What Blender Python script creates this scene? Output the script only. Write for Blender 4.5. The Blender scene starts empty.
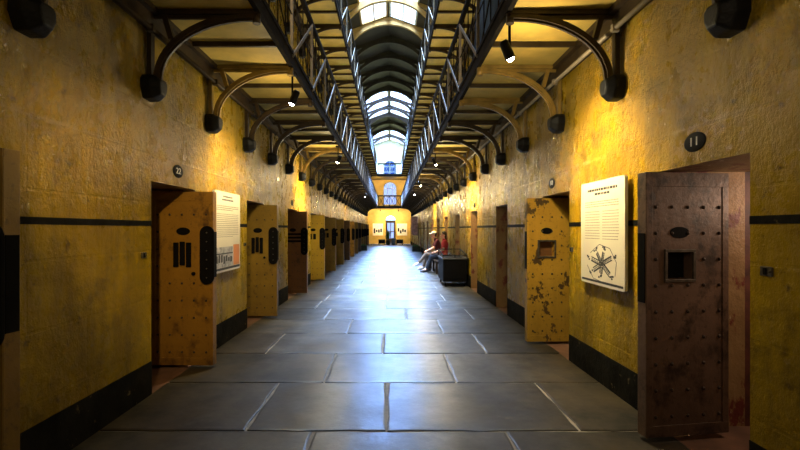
import bpy, bmesh, math, random
from mathutils import Vector, Matrix
random.seed(7)
PI = math.pi
C = bpy.context.scene.collection
S = bpy.context.scene

# ------------------------------------------------------------------ measures
CX, EYE, F = 0.06, 1.5, 440.0          # camera x, eye height, focal length in pixels
W = 2.11                               # half width of the corridor
GX = 1.11                              # gallery edge
G1, G2 = 3.45, 6.40                    # undersides of the two galleries
YB, YE = -3.2, 44.0                    # back and end walls
TOP = 9.65                             # wall top
APEX = 10.40

# ------------------------------------------------------------------ materials
class NT:
    def __init__(s, name):
        s.m = bpy.data.materials.new(name); s.m.use_nodes = True
        s.t = s.m.node_tree; s.b = s.t.nodes['Principled BSDF']
        s.co = s.t.nodes.new('ShaderNodeTexCoord').outputs['Object']
    def n(s, typ, **kw):
        x = s.t.nodes.new(typ)
        for k, v in kw.items(): setattr(x, k, v)
        return x
    def link(s, a, b): s.t.links.new(a, b)
    def mapped(s, scale=(1, 1, 1), rot=(0, 0, 0), loc=(0, 0, 0)):
        x = s.n('ShaderNodeMapping'); x.inputs['Scale'].default_value = scale
        x.inputs['Rotation'].default_value = rot; x.inputs['Location'].default_value = loc
        s.link(s.co, x.inputs['Vector']); return x.outputs[0]
    def noise(s, scale, detail=6, rough=.6, vec=None, dist=0):
        x = s.n('ShaderNodeTexNoise'); x.inputs['Scale'].default_value = scale
        x.inputs['Detail'].default_value = detail; x.inputs['Roughness'].default_value = rough
        x.inputs['Distortion'].default_value = dist
        s.link(vec if vec is not None else s.co, x.inputs['Vector']); return x.outputs['Fac']
    def ramp(s, fac, stops):
        x = s.n('ShaderNodeValToRGB'); e = x.color_ramp.elements
        while len(e) < len(stops): e.new(.5)
        for q, (p, c) in zip(e, stops):
            q.position = p; q.color = (*c, 1) if len(c) == 3 else c
        s.link(fac, x.inputs['Fac']); return x.outputs['Color']
    def mix(s, fac, a, b, mode='MIX'):
        x = s.n('ShaderNodeMix', data_type='RGBA', blend_type=mode)
        for sock, v in ((x.inputs[0], fac), (x.inputs[6], a), (x.inputs[7], b)):
            if isinstance(v, bpy.types.NodeSocket): s.link(v, sock)
            elif isinstance(v, (int, float)): sock.default_value = v
            else: sock.default_value = (*v, 1)
        return x.outputs[2]
    def math(s, op, a, b=0.0, clamp=False):
        x = s.n('ShaderNodeMath', operation=op); x.use_clamp = clamp
        for sock, v in ((x.inputs[0], a), (x.inputs[1], b)):
            if isinstance(v, bpy.types.NodeSocket): s.link(v, sock)
            else: sock.default_value = v
        return x.outputs[0]
    def bump(s, h, strength=.3, dist=.02, prev=None, sock=None):
        x = s.n('ShaderNodeBump'); x.inputs['Strength'].default_value = strength
        x.inputs['Distance'].default_value = dist
        if sock is not None: s.link(sock, x.inputs['Strength'])
        s.link(h, x.inputs['Height'])
        if prev is not None: s.link(prev, x.inputs['Normal'])
        return x.outputs['Normal']
    def set(s, color=None, rough=None, normal=None, metal=None, spec=None):
        for k, v in (('Base Color', color), ('Roughness', rough), ('Normal', normal), ('Metallic', metal), ('Specular IOR Level', spec)):
            if v is None: continue
            if isinstance(v, bpy.types.NodeSocket): s.link(v, s.b.inputs[k])
            elif k == 'Base Color': s.b.inputs[k].default_value = (*v, 1)
            else: s.b.inputs[k].default_value = v
        return s.m

def mat(name, col, rough=.5, metal=0, var=.35, scale=8, bump=.15, spec=.5):
    t = NT(name)
    n = t.noise(scale, 5)
    c = t.ramp(n, [(.3, tuple(x*(1-var) for x in col)), (.7, tuple(min(1, x*(1+var)) for x in col))])
    return t.set(c, rough, t.bump(t.noise(scale*5, 4), bump, .01), metal, spec)

def blotch(t, scale, lo, hi, vec=None, detail=6):
    return t.ramp(t.noise(scale, detail, .65, vec), [(lo, (0, 0, 0)), (hi, (1, 1, 1))])

def wall_paint(name):
    t = NT(name)
    big = t.noise(.55, 6, .6)
    c = t.ramp(big, [(.28, (.23, .138, .004)), (.43, (.37, .242, .005)), (.57, (.49, .33, .006)), (.74, (.34, .238, .008))])
    streak = t.noise(1.2, 6, .7, t.mapped((1, 2.6, .45)))
    c = t.mix(t.ramp(streak, [(.40, (0, 0, 0)), (.66, (.9, .9, .9))]), c, (.16, .098, .005))
    c = t.mix(blotch(t, 2.2, .54, .74), c, (.10, .062, .006))
    c = t.mix(blotch(t, 9, .60, .70), c, (.11, .066, .007))
    # pale flakes, mostly high up
    fl = t.math('MAXIMUM', blotch(t, 17, .70, .725, None, 3), blotch(t, 6, .71, .73, None, 5))
    hz = t.n('ShaderNodeSeparateXYZ'); t.link(t.co, hz.inputs[0])
    band = t.ramp(t.math('DIVIDE', hz.outputs['Z'], 4.0), [(.30, (.15, .15, .15)), (.50, (1, 1, 1)), (.68, (1, 1, 1)), (.8, (.3, .3, .3))])
    c = t.mix(t.math('MULTIPLY', fl, band), c, (.62, .52, .34))
    # pale efflorescence along a block course
    crs = t.math('ABSOLUTE', t.math('SUBTRACT', hz.outputs['Z'], 2.19))
    crs = t.ramp(t.math('ADD', crs, t.math('MULTIPLY', t.noise(3.5, 5), .12)), [(.055, (1, 1, 1)), (.075, (0, 0, 0))])
    c = t.mix(t.math('MULTIPLY', crs, .35), c, (.55, .42, .18))
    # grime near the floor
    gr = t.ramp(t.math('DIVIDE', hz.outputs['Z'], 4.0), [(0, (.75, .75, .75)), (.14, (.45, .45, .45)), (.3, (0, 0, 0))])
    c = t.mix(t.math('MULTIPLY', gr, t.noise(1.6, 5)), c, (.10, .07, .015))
    # block courses
    br = t.n('ShaderNodeTexBrick'); br.inputs['Scale'].default_value = 1
    br.inputs['Mortar Size'].default_value = .012; br.inputs['Brick Width'].default_value = 1.05
    br.inputs['Row Height'].default_value = .435; br.inputs['Mortar Smooth'].default_value = .6
    mp = t.n('ShaderNodeCombineXYZ'); t.link(hz.outputs['Y'], mp.inputs[0]); t.link(hz.outputs['Z'], mp.inputs[1])
    t.link(mp.outputs[0], br.inputs['Vector'])
    nb = t.bump(t.noise(3.2, 8, .62), .6, .07)
    nb = t.bump(t.noise(30, 5, .7, t.mapped((1, 1, .6))), .45, .026, nb, t.ramp(t.math('DIVIDE', hz.outputs['Z'], 4.0), [(.3, (.28, .28, .28)), (.5, (.45, .45, .45)), (.66, (.95, .95, .95))]))
    nb = t.bump(t.math('SUBTRACT', 1.0, br.outputs['Fac']), .22, .010, nb)
    r = t.ramp(t.noise(5, 4), [(.3, (.20, .20, .20)), (.7, (.40, .40, .40))])
    sp = t.ramp(t.math('DIVIDE', hz.outputs['Z'], 4.0), [(.47, (.12, .12, .12)), (.60, (.40, .40, .40)), (.70, (.6, .6, .6))])
    return t.set(c, r, nb, 0, sp)

M = {}
M['wall'] = wall_paint('ochre_limewash')
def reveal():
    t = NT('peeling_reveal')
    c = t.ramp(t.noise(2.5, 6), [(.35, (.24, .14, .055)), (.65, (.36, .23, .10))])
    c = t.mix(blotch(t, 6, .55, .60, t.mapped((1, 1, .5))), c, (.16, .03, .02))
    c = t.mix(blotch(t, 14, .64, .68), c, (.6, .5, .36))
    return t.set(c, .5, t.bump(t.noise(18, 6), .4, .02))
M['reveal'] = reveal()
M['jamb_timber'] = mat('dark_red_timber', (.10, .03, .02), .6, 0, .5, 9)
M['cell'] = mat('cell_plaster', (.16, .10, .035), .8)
def black_band():
    t = NT('black_bitumen_band')
    c = t.ramp(t.noise(5, 6), [(.35, (.006, .006, .006)), (.7, (.018, .017, .015))])
    c = t.mix(blotch(t, 11, .64, .70), c, (.13, .10, .05))
    return t.set(c, .8, t.bump(t.noise(14, 6), .5, .02), 0, .06)
M['black'] = black_band()
def flag():
    t = NT('slate_flagstone')
    at = t.n('ShaderNodeAttribute'); at.attribute_name = 'tint'
    c = t.ramp(t.noise(1.6, 8, .68), [(.32, (.022, .023, .024)), (.5, (.06, .06, .06)), (.70, (.12, .118, .112))])
    c = t.mix(blotch(t, .8, .5, .72), c, (.10, .085, .062))
    c = t.mix(t.math('MULTIPLY', blotch(t, 7, .60, .70), .35), c, (.16, .15, .135))
    c = t.mix(1.0, c, at.outputs['Color'], 'MULTIPLY')
    r = t.ramp(t.noise(2.6, 8, .7), [(.25, (.27, .27, .27)), (.8, (.43, .43, .43))])
    nb = t.bump(t.noise(2.4, 4, .5), .30, .03)
    nb = t.bump(t.noise(22, 5, .65), .16, .008, nb)
    # middle worn smooth, sides rougher; sides also tinted darker for dimmer light there
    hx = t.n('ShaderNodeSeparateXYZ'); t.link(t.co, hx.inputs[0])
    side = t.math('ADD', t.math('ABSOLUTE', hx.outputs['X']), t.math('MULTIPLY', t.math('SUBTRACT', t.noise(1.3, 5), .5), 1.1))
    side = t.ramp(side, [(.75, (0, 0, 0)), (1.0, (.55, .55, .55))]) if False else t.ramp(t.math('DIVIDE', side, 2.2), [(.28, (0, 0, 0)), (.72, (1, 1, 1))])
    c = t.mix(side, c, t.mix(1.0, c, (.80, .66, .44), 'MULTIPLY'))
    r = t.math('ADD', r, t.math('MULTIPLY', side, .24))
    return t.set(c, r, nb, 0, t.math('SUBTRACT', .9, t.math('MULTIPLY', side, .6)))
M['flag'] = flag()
M['mortar'] = mat('pale_mortar', (.30, .26, .20), .7, 0, .4, 5)
M['threshold'] = mat('reddish_threshold', (.17, .085, .05), .7, 0, .4, 4)
M['soffit'] = mat('ochre_soffit', (.46, .35, .085), .6, 0, .35, 1.3, .1)
M['iron'] = mat('brown_black_iron', (.040, .024, .010), .5, .0, .5, 6, .15, .35)
M['iron_gold'] = mat('lamplit_iron', (.26, .17, .04), .42, .1, .4, 5)  # lit copy of the bracket iron, lamp glow put into the colour
M['corbel'] = mat('black_painted_stone', (.006, .006, .007), .5, 0, .5, 9, .5, .22)
M['rail_light'] = mat('worn_grey_steel', (.20, .17, .135), .55, .0, .3, 9)
M['rail_dark'] = mat('dark_steel', (.016, .013, .011), .85, .0, .4, 9, .1, .06)
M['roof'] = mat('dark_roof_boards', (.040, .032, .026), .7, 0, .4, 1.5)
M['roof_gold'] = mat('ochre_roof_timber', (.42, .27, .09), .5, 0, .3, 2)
M['white_wall'] = mat('white_lime_plaster', (.55, .56, .60), .7, 0, .1, 2)
def end_paint():
    t = NT('end_wall_yellow')
    c = t.ramp(t.noise(1.4, 6), [(.3, (.50, .35, .07)), (.7, (.68, .50, .14))])
    return t.set(c, .5, t.bump(t.noise(12, 5), .3, .02))
M['end_wall'] = end_paint()
M['frame_white'] = mat('white_bar', (.55, .54, .50), .5)
M['cream'] = mat('cream_laminate', (.60, .57, .49), .4, 0, .04, 2, .02)
M['ink'] = mat('black_ink', (.03, .03, .03), .5, 0, .1, 4, 0)
M['ink_grey'] = mat('grey_ink', (.27, .25, .21), .5, 0, .1, 4, 0)
M['photo_grey'] = mat('printed_photo_grey', (.36, .36, .37), .4, 0, .6, 14, 0)
M['orange'] = mat('printed_orange', (.55, .22, .05), .4, 0, .1, 3, 0)
M['white'] = mat('white_enamel', (.75, .73, .68), .4, 0, .1, 5, 0)
M['plate'] = mat('black_enamel', (.005, .0045, .0045), .7, 0, .3, 7, .1, .08)
M['lead'] = mat('worn_lead_metal', (.10, .085, .065), .45, .6, .5, 20)
M['wood'] = mat('dark_bench_wood', (.05, .028, .014), .5, 0, .4, 6)
M['blackmetal'] = mat('black_powder_coat', (.004, .004, .005), .5, 0, .3, 5, .1, .15)
M['greymetal'] = mat('grey_edge_metal', (.16, .16, .165), .4, .4, .2, 6)
M['stud'] = mat('dark_iron_stud', (.045, .028, .018), .5, .3, .3, 20); M['pipe'] = mat('worn_grey_pipe', (.28, .24, .18), .4, .1, .2, 8); M['leaf'] = mat('green_leaf', (.05, .16, .03), .5, 0, .5, 9)
M['pot'] = mat('dark_green_pot', (.02, .04, .03), .5)
M['blue'] = mat('dark_blue_cloth', (.03, .07, .16), .75, 0, .5, 3)
M['blue_bright'] = mat('bright_blue_cloth', (.10, .25, .55), .7, 0, .5, 8)
M['bluegrey'] = mat('blue_grey_plastic', (.16, .22, .27), .5)
M['skin'] = mat('skin', (.62, .36, .25), .5, 0, .08, 6, .03)
M['maroon'] = mat('maroon_jersey', (.11, .016, .022), .8, 0, .25, 10)
M['red'] = mat('red_jersey', (.45, .03, .04), .8, 0, .25, 10)
M['denim'] = mat('dark_denim', (.03, .035, .05), .85, 0, .3, 14)
M['khaki'] = mat('pale_trousers', (.24, .19, .15), .85, 0, .2, 12)
M['shoe_white'] = mat('white_shoe', (.72, .70, .68), .6)
M['shoe_dark'] = mat('dark_shoe', (.03, .03, .03), .6)
M['hair'] = mat('brown_hair', (.05, .028, .015), .6, 0, .5, 30)
M['cap'] = mat('pale_cap', (.62, .58, .48), .8)
M['eye'] = mat('dark_eye', (.02, .015, .01), .2, 0, .1, 5, 0)
M['lip'] = mat('lip', (.40, .14, .12), .5, 0, .1, 5, 0)
M['banner'] = mat('pink_printed_card', (.62, .36, .30), .6, 0, .5, 5)

def emis(name, col, s):
    m = bpy.data.materials.new(name); m.use_nodes = True
    b = m.node_tree.nodes['Principled BSDF']
    b.inputs['Base Color'].default_value = (*col, 1)
    b.inputs['Emission Color'].default_value = (*col, 1); b.inputs['Emission Strength'].default_value = s
    return m
M['bulb'] = emis('lamp_lens', (1, .93, .78), 30)
def glass(name='skylight_glass', col=(.93, .96, 1, 1)):
    t = NT(name)
    tr = t.n('ShaderNodeBsdfTransparent'); tr.inputs['Color'].default_value = col
    gl = t.n('ShaderNodeBsdfGlossy'); gl.inputs['Roughness'].default_value = .05
    mx = t.n('ShaderNodeMixShader'); mx.inputs[0].default_value = .06
    t.link(tr.outputs[0], mx.inputs[1]); t.link(gl.outputs[0], mx.inputs[2])
    t.link(mx.outputs[0], t.t.nodes['Material Output'].inputs['Surface'])
    return t.m
M['glass'] = glass(); M['glass_warm'] = glass('dusty_glass', (.55, .50, .42, 1)); M['glass_grey'] = glass('grimy_glass', (.50, .50, .56, 1)); M['glass_blue'] = glass('blue_glass', (.16, .26, .42, 1))

def door_mat(name, c1, c2, rust, lo=.55, hi=.62, dark=.0):
    t = NT(name)
    c = t.ramp(t.noise(2.2, 7, .65), [(.3, c1), (.7, c2)])
    hz = t.n('ShaderNodeSeparateXYZ'); t.link(t.co, hz.inputs[0])
    c = t.mix(blotch(t, 5.5, lo, hi, t.mapped((1, 1, .8), loc=(random.random()*9, 3, 2))), c, rust)
    c = t.mix(t.math('MULTIPLY', blotch(t, 24, .56, .68), .6), c, rust)
    c = t.mix(t.math('MULTIPLY', t.noise(3, 6, .7, t.mapped((3, 1, .3))), .45), c, tuple(x*.35 for x in c1))
    low = t.ramp(t.math('DIVIDE', hz.outputs['Z'], 2.0), [(.0, (.8, .8, .8)), (.35, (.25, .25, .25)), (.5, (0, 0, 0))])
    c = t.mix(t.math('MULTIPLY', low, t.noise(2.6, 6)), c, rust)
    nb = t.bump(t.noise(14, 7, .7), .35, .015)
    return t.set(c, .42, nb, .1)
M['door_rust'] = door_mat('rusted_brown_door', (.12, .072, .050), (.24, .145, .10), (.040, .024, .017), .50, .62)
M['door_ochre'] = door_mat('peeling_ochre_door', (.44, .25, .02), (.56, .34, .04), (.050, .026, .014), .575, .60)
M['door_orange'] = door_mat('orange_ochre_door', (.34, .17, .018), (.46, .24, .025), (.09, .04, .012), .54, .68)
M['door_olive'] = door_mat('olive_ochre_door', (.24, .14, .02), (.36, .22, .025), (.08, .045, .015), .58, .72)
M['door_red'] = door_mat('red_brown_door', (.15, .065, .022), (.22, .10, .03), (.05, .025, .015), .58, .7)
M['door_yellow'] = door_mat('yellow_door', (.46, .29, .02), (.58, .38, .03), (.12, .07, .02), .64, .72)
M['door_dark'] = door_mat('dark_brown_door', (.09, .05, .025), (.15, .085, .03), (.03, .02, .015), .55, .7)

# ------------------------------------------------------------------ mesh helpers
class MB:
    def __init__(s): s.bm = bmesh.new(); s.mi = 0
    def _faces(s, vs, quads):
        out = []
        for q in quads:
            try: f = s.bm.faces.new([vs[i] for i in q]); f.material_index = s.mi; out.append(f)
            except ValueError: pass
        return out
    def quad(s, *pts):
        vs = [s.bm.verts.new(p) for p in pts]
        return s._faces(vs, [range(len(pts))])
    def box(s, x0, x1, y0, y1, z0, z1, m=None):
        pts = [Vector((x, y, z)) for x in (x0, x1) for y in (y0, y1) for z in (z0, z1)]
        if m is not None: pts = [m @ p for p in pts]
        vs = [s.bm.verts.new(p) for p in pts]
        s._faces(vs, [(0, 1, 3, 2), (4, 6, 7, 5), (0, 4, 5, 1), (2, 3, 7, 6), (0, 2, 6, 4), (1, 5, 7, 3)])
        return s
    def bar(s, p0, p1, w, h, up=(0, 0, 1)):
        p0, p1 = Vector(p0), Vector(p1); d = p1-p0; L = d.length; d.normalize()
        u = Vector(up)
        if abs(u.dot(d)) > .99: u = Vector((0, 1, 0))
        a = d.cross(u).normalized(); b = a.cross(d).normalized()
        m = Matrix((a, d, b)).transposed().to_4x4(); m.translation = p0
        return s.box(-w/2, w/2, 0, L, -h/2, h/2, m)
    def tube(s, pts, r, seg=10, cap=True):
        pts = [Vector(p) for p in pts]; rings = []
        rr = r if isinstance(r, (list, tuple)) else [r]*len(pts)
        pa = None
        for i, p in enumerate(pts):
            d = (pts[min(i+1, len(pts)-1)]-pts[max(i-1, 0)]).normalized()
            if pa is None:
                u = Vector((0, 0, 1)) if abs(d.z) < .9 else Vector((1, 0, 0))
                pa = d.cross(u).normalized()
            a = (pa-d*pa.dot(d)).normalized(); pa = a; b = d.cross(a)
            rings.append([s.bm.verts.new(p+(a*math.cos(2*PI*k/seg)+b*math.sin(2*PI*k/seg))*rr[i]) for k in range(seg)])
        for A, B in zip(rings, rings[1:]):
            for k in range(seg):
                f = s.bm.faces.new((A[k], A[(k+1) % seg], B[(k+1) % seg], B[k])); f.smooth = True; f.material_index = s.mi
        if cap:
            for R in (rings[0], rings[-1]):
                f = s.bm.faces.new(R); f.material_index = s.mi
        return s
    def strip(s, pts, w, t, side=(0, 1, 0)):
        """rectangular section swept along pts; w across SIDE, t in the plane of the path"""
        pts = [Vector(p) for p in pts]; sd = Vector(side); rings = []
        for i, p in enumerate(pts):
            d = (pts[min(i+1, len(pts)-1)]-pts[max(i-1, 0)]).normalized()
            n = d.cross(sd).normalized()
            rings.append([s.bm.verts.new(p+sd*a*w/2+n*b*t/2) for a, b in ((-1, -1), (1, -1), (1, 1), (-1, 1))])
        for A, B in zip(rings, rings[1:]):
            for k in range(4): s.bm.faces.new((A[k], A[(k+1) % 4], B[(k+1) % 4], B[k])).material_index = s.mi
        for R in (rings[0], rings[-1]): s.bm.faces.new(R).material_index = s.mi
        return s
    def prism(s, poly, f3, t0, t1):
        """poly of (u,v); f3(u,v,t) gives the point"""
        A = [s.bm.verts.new(f3(u, v, t0)) for u, v in poly]; B = [s.bm.verts.new(f3(u, v, t1)) for u, v in poly]
        n = len(poly)
        s.bm.faces.new(A).material_index = s.mi; s.bm.faces.new(B).material_index = s.mi
        for k in range(n): s.bm.faces.new((A[k], A[(k+1) % n], B[(k+1) % n], B[k])).material_index = s.mi
        return s
    def ball(s, c, r, seg=12, m=None):
        r = r if isinstance(r, (tuple, list)) else (r, r, r)
        mm = Matrix.Translation(c) @ (m or Matrix()) @ Matrix.Diagonal((*r, 1))
        ret = bmesh.ops.create_uvsphere(s.bm, u_segments=seg, v_segments=max(6, seg*2//3), radius=1, matrix=mm)
        for v in ret['verts']:
            for f in v.link_faces: f.smooth = True; f.material_index = s.mi
        return s
    def lathe(s, prof, c=(0, 0, 0), seg=20, m=None):
        mm = Matrix.Translation(c) @ (m or Matrix()); rings = []
        for r, z in prof:
            rings.append([s.bm.verts.new(mm @ Vector((r*math.cos(2*PI*k/seg), r*math.sin(2*PI*k/seg), z))) for k in range(seg)])
        for A, B in zip(rings, rings[1:]):
            for k in range(seg):
                f = s.bm.faces.new((A[k], A[(k+1) % seg], B[(k+1) % seg], B[k])); f.smooth = True; f.material_index = s.mi
        for R in (rings[0], rings[-1]): s.bm.faces.new(R).material_index = s.mi
        return s
    def capsule(s, p0, p1, r0, r1, seg=14):
        p0, p1 = Vector(p0), Vector(p1)
        if (p1-p0).length > 1e-5:
            s.tube([p0, p1], [r0, r1], seg)
        s.ball(p0, r0, seg); s.ball(p1, r1, seg); return s
    def build(s, name, m, parent=None, bevel=0, loc=None, smooth=False, recalc=True):
        if recalc: bmesh.ops.recalc_face_normals(s.bm, faces=s.bm.faces)
        if smooth:
            for f in s.bm.faces: f.smooth = True
        me = bpy.data.meshes.new(name); s.bm.to_mesh(me); s.bm.free()
        for x in (m if isinstance(m, (list, tuple)) else [m]): me.materials.append(x)
        o = bpy.data.objects.new(name, me); C.objects.link(o)
        if parent is not None: o.parent = parent
        if loc is not None: o.location = loc
        if bevel:
            b = o.modifiers.new('Bevel', 'BEVEL'); b.width = bevel; b.segments = 2; b.limit_method = 'ANGLE'
        return o

def tag(o, label=None, cat=None, group=None, kind=None):
    if label: o['label'] = label
    if cat: o['category'] = cat
    if group: o['group'] = group
    if kind: o['kind'] = kind
    return o
def thing(name, label, cat, loc=(0, 0, 0), rz=0, group=None):
    o = bpy.data.objects.new(name, None); C.objects.link(o); o.empty_display_size = .1
    o.location = loc; o.rotation_euler = (0, 0, rz)
    return tag(o, label, cat, group)
def struct(o): o['kind'] = 'structure'; return o
def dup(root, loc, label, group=None):
    r = root.copy(); C.objects.link(r); r.location = loc; r['label'] = label
    if group: r['group'] = group
    for ch in list(root.children):
        c = ch.copy(); C.objects.link(c); c.parent = r
        for g in ch.children:
            d = g.copy(); C.objects.link(d); d.parent = c
    return r
ORD = 'first second third fourth fifth sixth seventh eighth ninth tenth eleventh twelfth thirteenth fourteenth fifteenth sixteenth seventeenth eighteenth nineteenth twentieth'.split()

# ------------------------------------------------------------------ openings
LEAF_L = [2.29]+[4.75+2.67*k for k in range(14)]
OPEN_L = [(y-.75, y+.15) for y in LEAF_L]; OPEN_L[0] = (1.55, 2.46)
LEAF_R = [3.20, 5.82]
OPEN_R = [(2.505, 3.36), (5.03, 5.90)]+[(7.68+2.65*k, 8.50+2.65*k) for k in range(13)]
DT = 1.935

def side_wall(name, s, opens):
    b = MB(); x = s*W; D = s*(W+.80)
    ys = [YB]+[v for o in opens for v in o]+[YE]
    def sheet(y0, y1, z0, z1):
        b.quad((x, y0, z0), (x, y1, z0), (x, y1, z1), (x, y0, z1))
    for i in range(0, len(ys), 2): sheet(ys[i], ys[i+1], -.12, DT)
    for i in range(len(ys)-1): sheet(ys[i], ys[i+1], DT, TOP)
    B = s*(W+2.1); tj = s*(W+.66)
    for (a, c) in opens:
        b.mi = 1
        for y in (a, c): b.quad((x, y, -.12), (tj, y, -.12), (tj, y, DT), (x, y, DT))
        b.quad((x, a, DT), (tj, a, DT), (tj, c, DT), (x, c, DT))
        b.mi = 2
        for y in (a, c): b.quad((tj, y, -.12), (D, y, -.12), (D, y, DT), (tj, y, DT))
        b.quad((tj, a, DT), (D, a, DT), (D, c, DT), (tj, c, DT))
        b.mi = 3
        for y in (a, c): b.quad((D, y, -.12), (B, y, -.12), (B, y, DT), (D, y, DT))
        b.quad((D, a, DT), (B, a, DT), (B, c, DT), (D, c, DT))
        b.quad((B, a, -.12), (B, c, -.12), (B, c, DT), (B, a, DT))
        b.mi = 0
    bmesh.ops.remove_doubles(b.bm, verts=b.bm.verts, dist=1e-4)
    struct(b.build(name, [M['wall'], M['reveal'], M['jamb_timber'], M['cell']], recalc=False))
    # painted bands between the openings
    k, t = MB(), MB()
    for i in range(0, len(ys), 2):
        y0, y1 = ys[i], ys[i+1]
        k.box(*sorted((x-s*.006, x+s*.004)), y0, y1, 0, .30)
        t.box(*sorted((x-s*.004, x+s*.004)), y0, y1, 1.528, 1.574)
    nm = 'left' if s < 0 else 'right'
    struct(k.build('baseboard_'+nm, M['black'])); struct(t.build('trim_'+('1' if s < 0 else '2'), M['black']))
side_wall('wall_left', -1, OPEN_L); side_wall('wall_right', 1, OPEN_R)

# ------------------------------------------------------------------ floor
def floor():
    b = MB(); tint = []; col = b.bm.loops.layers.float_color.new('tint')
    rows = [-3.2, -2.2, -1.15, -.1, .9, 1.72, 2.27, 3.28, 4.31, 5.32, 6.35, 7.33, 8.3, 9.22]
    while rows[-1] < YE-1.3: rows.append(rows[-1]+random.uniform(.86, 1.02))
    rows.append(YE)
    fixed = {2.27: [-.57, .86], 3.28: [-1.08, -.03, 1.42], 4.31: [-.65, .65], 5.32: [-1.51, -.09, 1.17], 6.35: [-.62, .77],
             7.33: [-1.1, .28, 1.4], 8.3: [-1.42, -.08, .96]}
    g = .011
    def stone(x0, x1, y0, y1):
        z = random.uniform(-.004, .002); tl = [random.uniform(-.0025, .0025) for _ in range(4)]
        e = .014; ph = [random.uniform(0, 6) for _ in range(4)]
        n = 8
        def edge(a, c, p): return [a+(c-a)*i/n for i in range(n)]
        outer = []
        wob = lambda i, p: .006*math.sin(i*1.3+p)+.003*math.sin(i*3.1+p*2)
        for i in range(n): outer.append((x0+(x1-x0)*i/n, y0+wob(i, ph[0])))
        for i in range(n): outer.append((x1+wob(i, ph[1]), y0+(y1-y0)*i/n))
        for i in range(n): outer.append((x1-(x1-x0)*i/n, y1+wob(i, ph[2])))
        for i in range(n): outer.append((x0+wob(i, ph[3]), y1-(y1-y0)*i/n))
        cx, cy = (x0+x1)/2, (y0+y1)/2
        R0 = [b.bm.verts.new((x, y, -.03)) for x, y in outer]
        R1 = [b.bm.verts.new((x, y, z-.004)) for x, y in outer]
        R2 = [b.bm.verts.new((x+math.copysign(e, cx-x)*min(1, abs(cx-x)/e), y+math.copysign(e, cy-y)*min(1, abs(cy-y)/e), z+tl[0]*(x-cx)+tl[1]*(y-cy))) for x, y in outer]
        N = len(outer); fs = []
        for A, B in ((R0, R1), (R1, R2)):
            for k in range(N): fs.append(b.bm.faces.new((A[k], A[(k+1) % N], B[(k+1) % N], B[k])))
        fs.append(b.bm.faces.new(R2))
        v = random.uniform(.72, 1.28); w = random.uniform(-.06, .06)
        for f in fs: tint.append((f, (v*(1+w), v, v*(1-w))))
    for i in range(len(rows)-1):
        y0, y1 = rows[i], rows[i+1]
        js = fixed.get(y0)
        if js is None:
            off = random.uniform(-.25, .25)
            js = [-1.25+off, .05+off*.7, 1.25+off*.5] if i % 2 else [-.62+off, .68+off]
        else: js = [j+CX for j in js]
        xs = [-W-.02]+js+[W+.02]
        for a, c in zip(xs, xs[1:]): stone(a+g, c-g, y0+g, y1-g)
    b.mi = 1
    mo = b.quad((-W-.05, YB, -.013), (W+.05, YB, -.013), (W+.05, YE, -.013), (-W-.05, YE, -.013))
    b.mi = 2
    for s, ops in ((-1, OPEN_L), (1, OPEN_R)):
        for a, c in ops: mo += b.quad((s*(W-.01), a-.02, -.006), (s*(W+2.15), a-.02, -.006), (s*(W+2.15), c+.02, -.006), (s*(W-.01), c+.02, -.006))
    for f in b.bm.faces:
        for l in f.loops: l[col] = (1, 1, 1, 1)
    for f, c in tint:
        for l in f.loops: l[col] = (*c, 1)
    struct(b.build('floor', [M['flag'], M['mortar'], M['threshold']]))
floor()

# ------------------------------------------------------------------ end and back walls
def arch_poly(x0, x1, z0, zs, n=14):
    r = (x1-x0)/2; c = (x0+x1)/2
    return [(x0, z0), (x1, z0)]+[(c+r*math.cos(PI*k/n), zs+r*math.sin(PI*k/n)) for k in range(n+1)]
def end_wall():
    """rows of sheets with an arched hole in each storey"""
    b = MB()
    def storey(z0, z1, hx0, hx1, hz0, hzs, mi):
        b.mi = mi; y = YE; n = 14; r = (hx1-hx0)/2; c = (hx0+hx1)/2
        q = lambda a0, a1, c0, c1: b.quad((a0, y, c0), (a1, y, c0), (a1, y, c1), (a0, y, c1))
        q(-W, hx0, z0, z1); q(hx1, W, z0, z1)
        if hz0 > z0: q(hx0, hx1, z0, hz0)
        ps = [(c+r*math.cos(PI*k/n), hzs+r*math.sin(PI*k/n)) for k in range(n+1)]
        for (xa, za), (xb, zb) in zip(ps, ps[1:]): b.quad((xa, y, za), (xb, y, zb), (xb, y, z1), (xa, y, z1))
        for (xa, za), (xb, zb) in zip([(hx1, hz0)]+ps, ps+[(hx0, hz0)]): b.quad((xa, y, za), (xb, y, zb), (xb, y+.35, zb), (xa, y+.35, za))
    storey(0, G1, -.36, .60, 0, 2.35, 0)
    storey(G1, G2, -.62, .74, G1+.45, G1+2.1, 0)
    storey(G2, APEX, -.58, .70, G2+.3, G2+1.35, 1)
    struct(b.build('wall_end', [M['end_wall'], M['white_wall']]))
end_wall()
b = MB(); b.quad((-W, YB, 0), (W, YB, 0), (W, YB, APEX), (-W, YB, APEX)); struct(b.build('wall_back', M['wall']))

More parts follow.
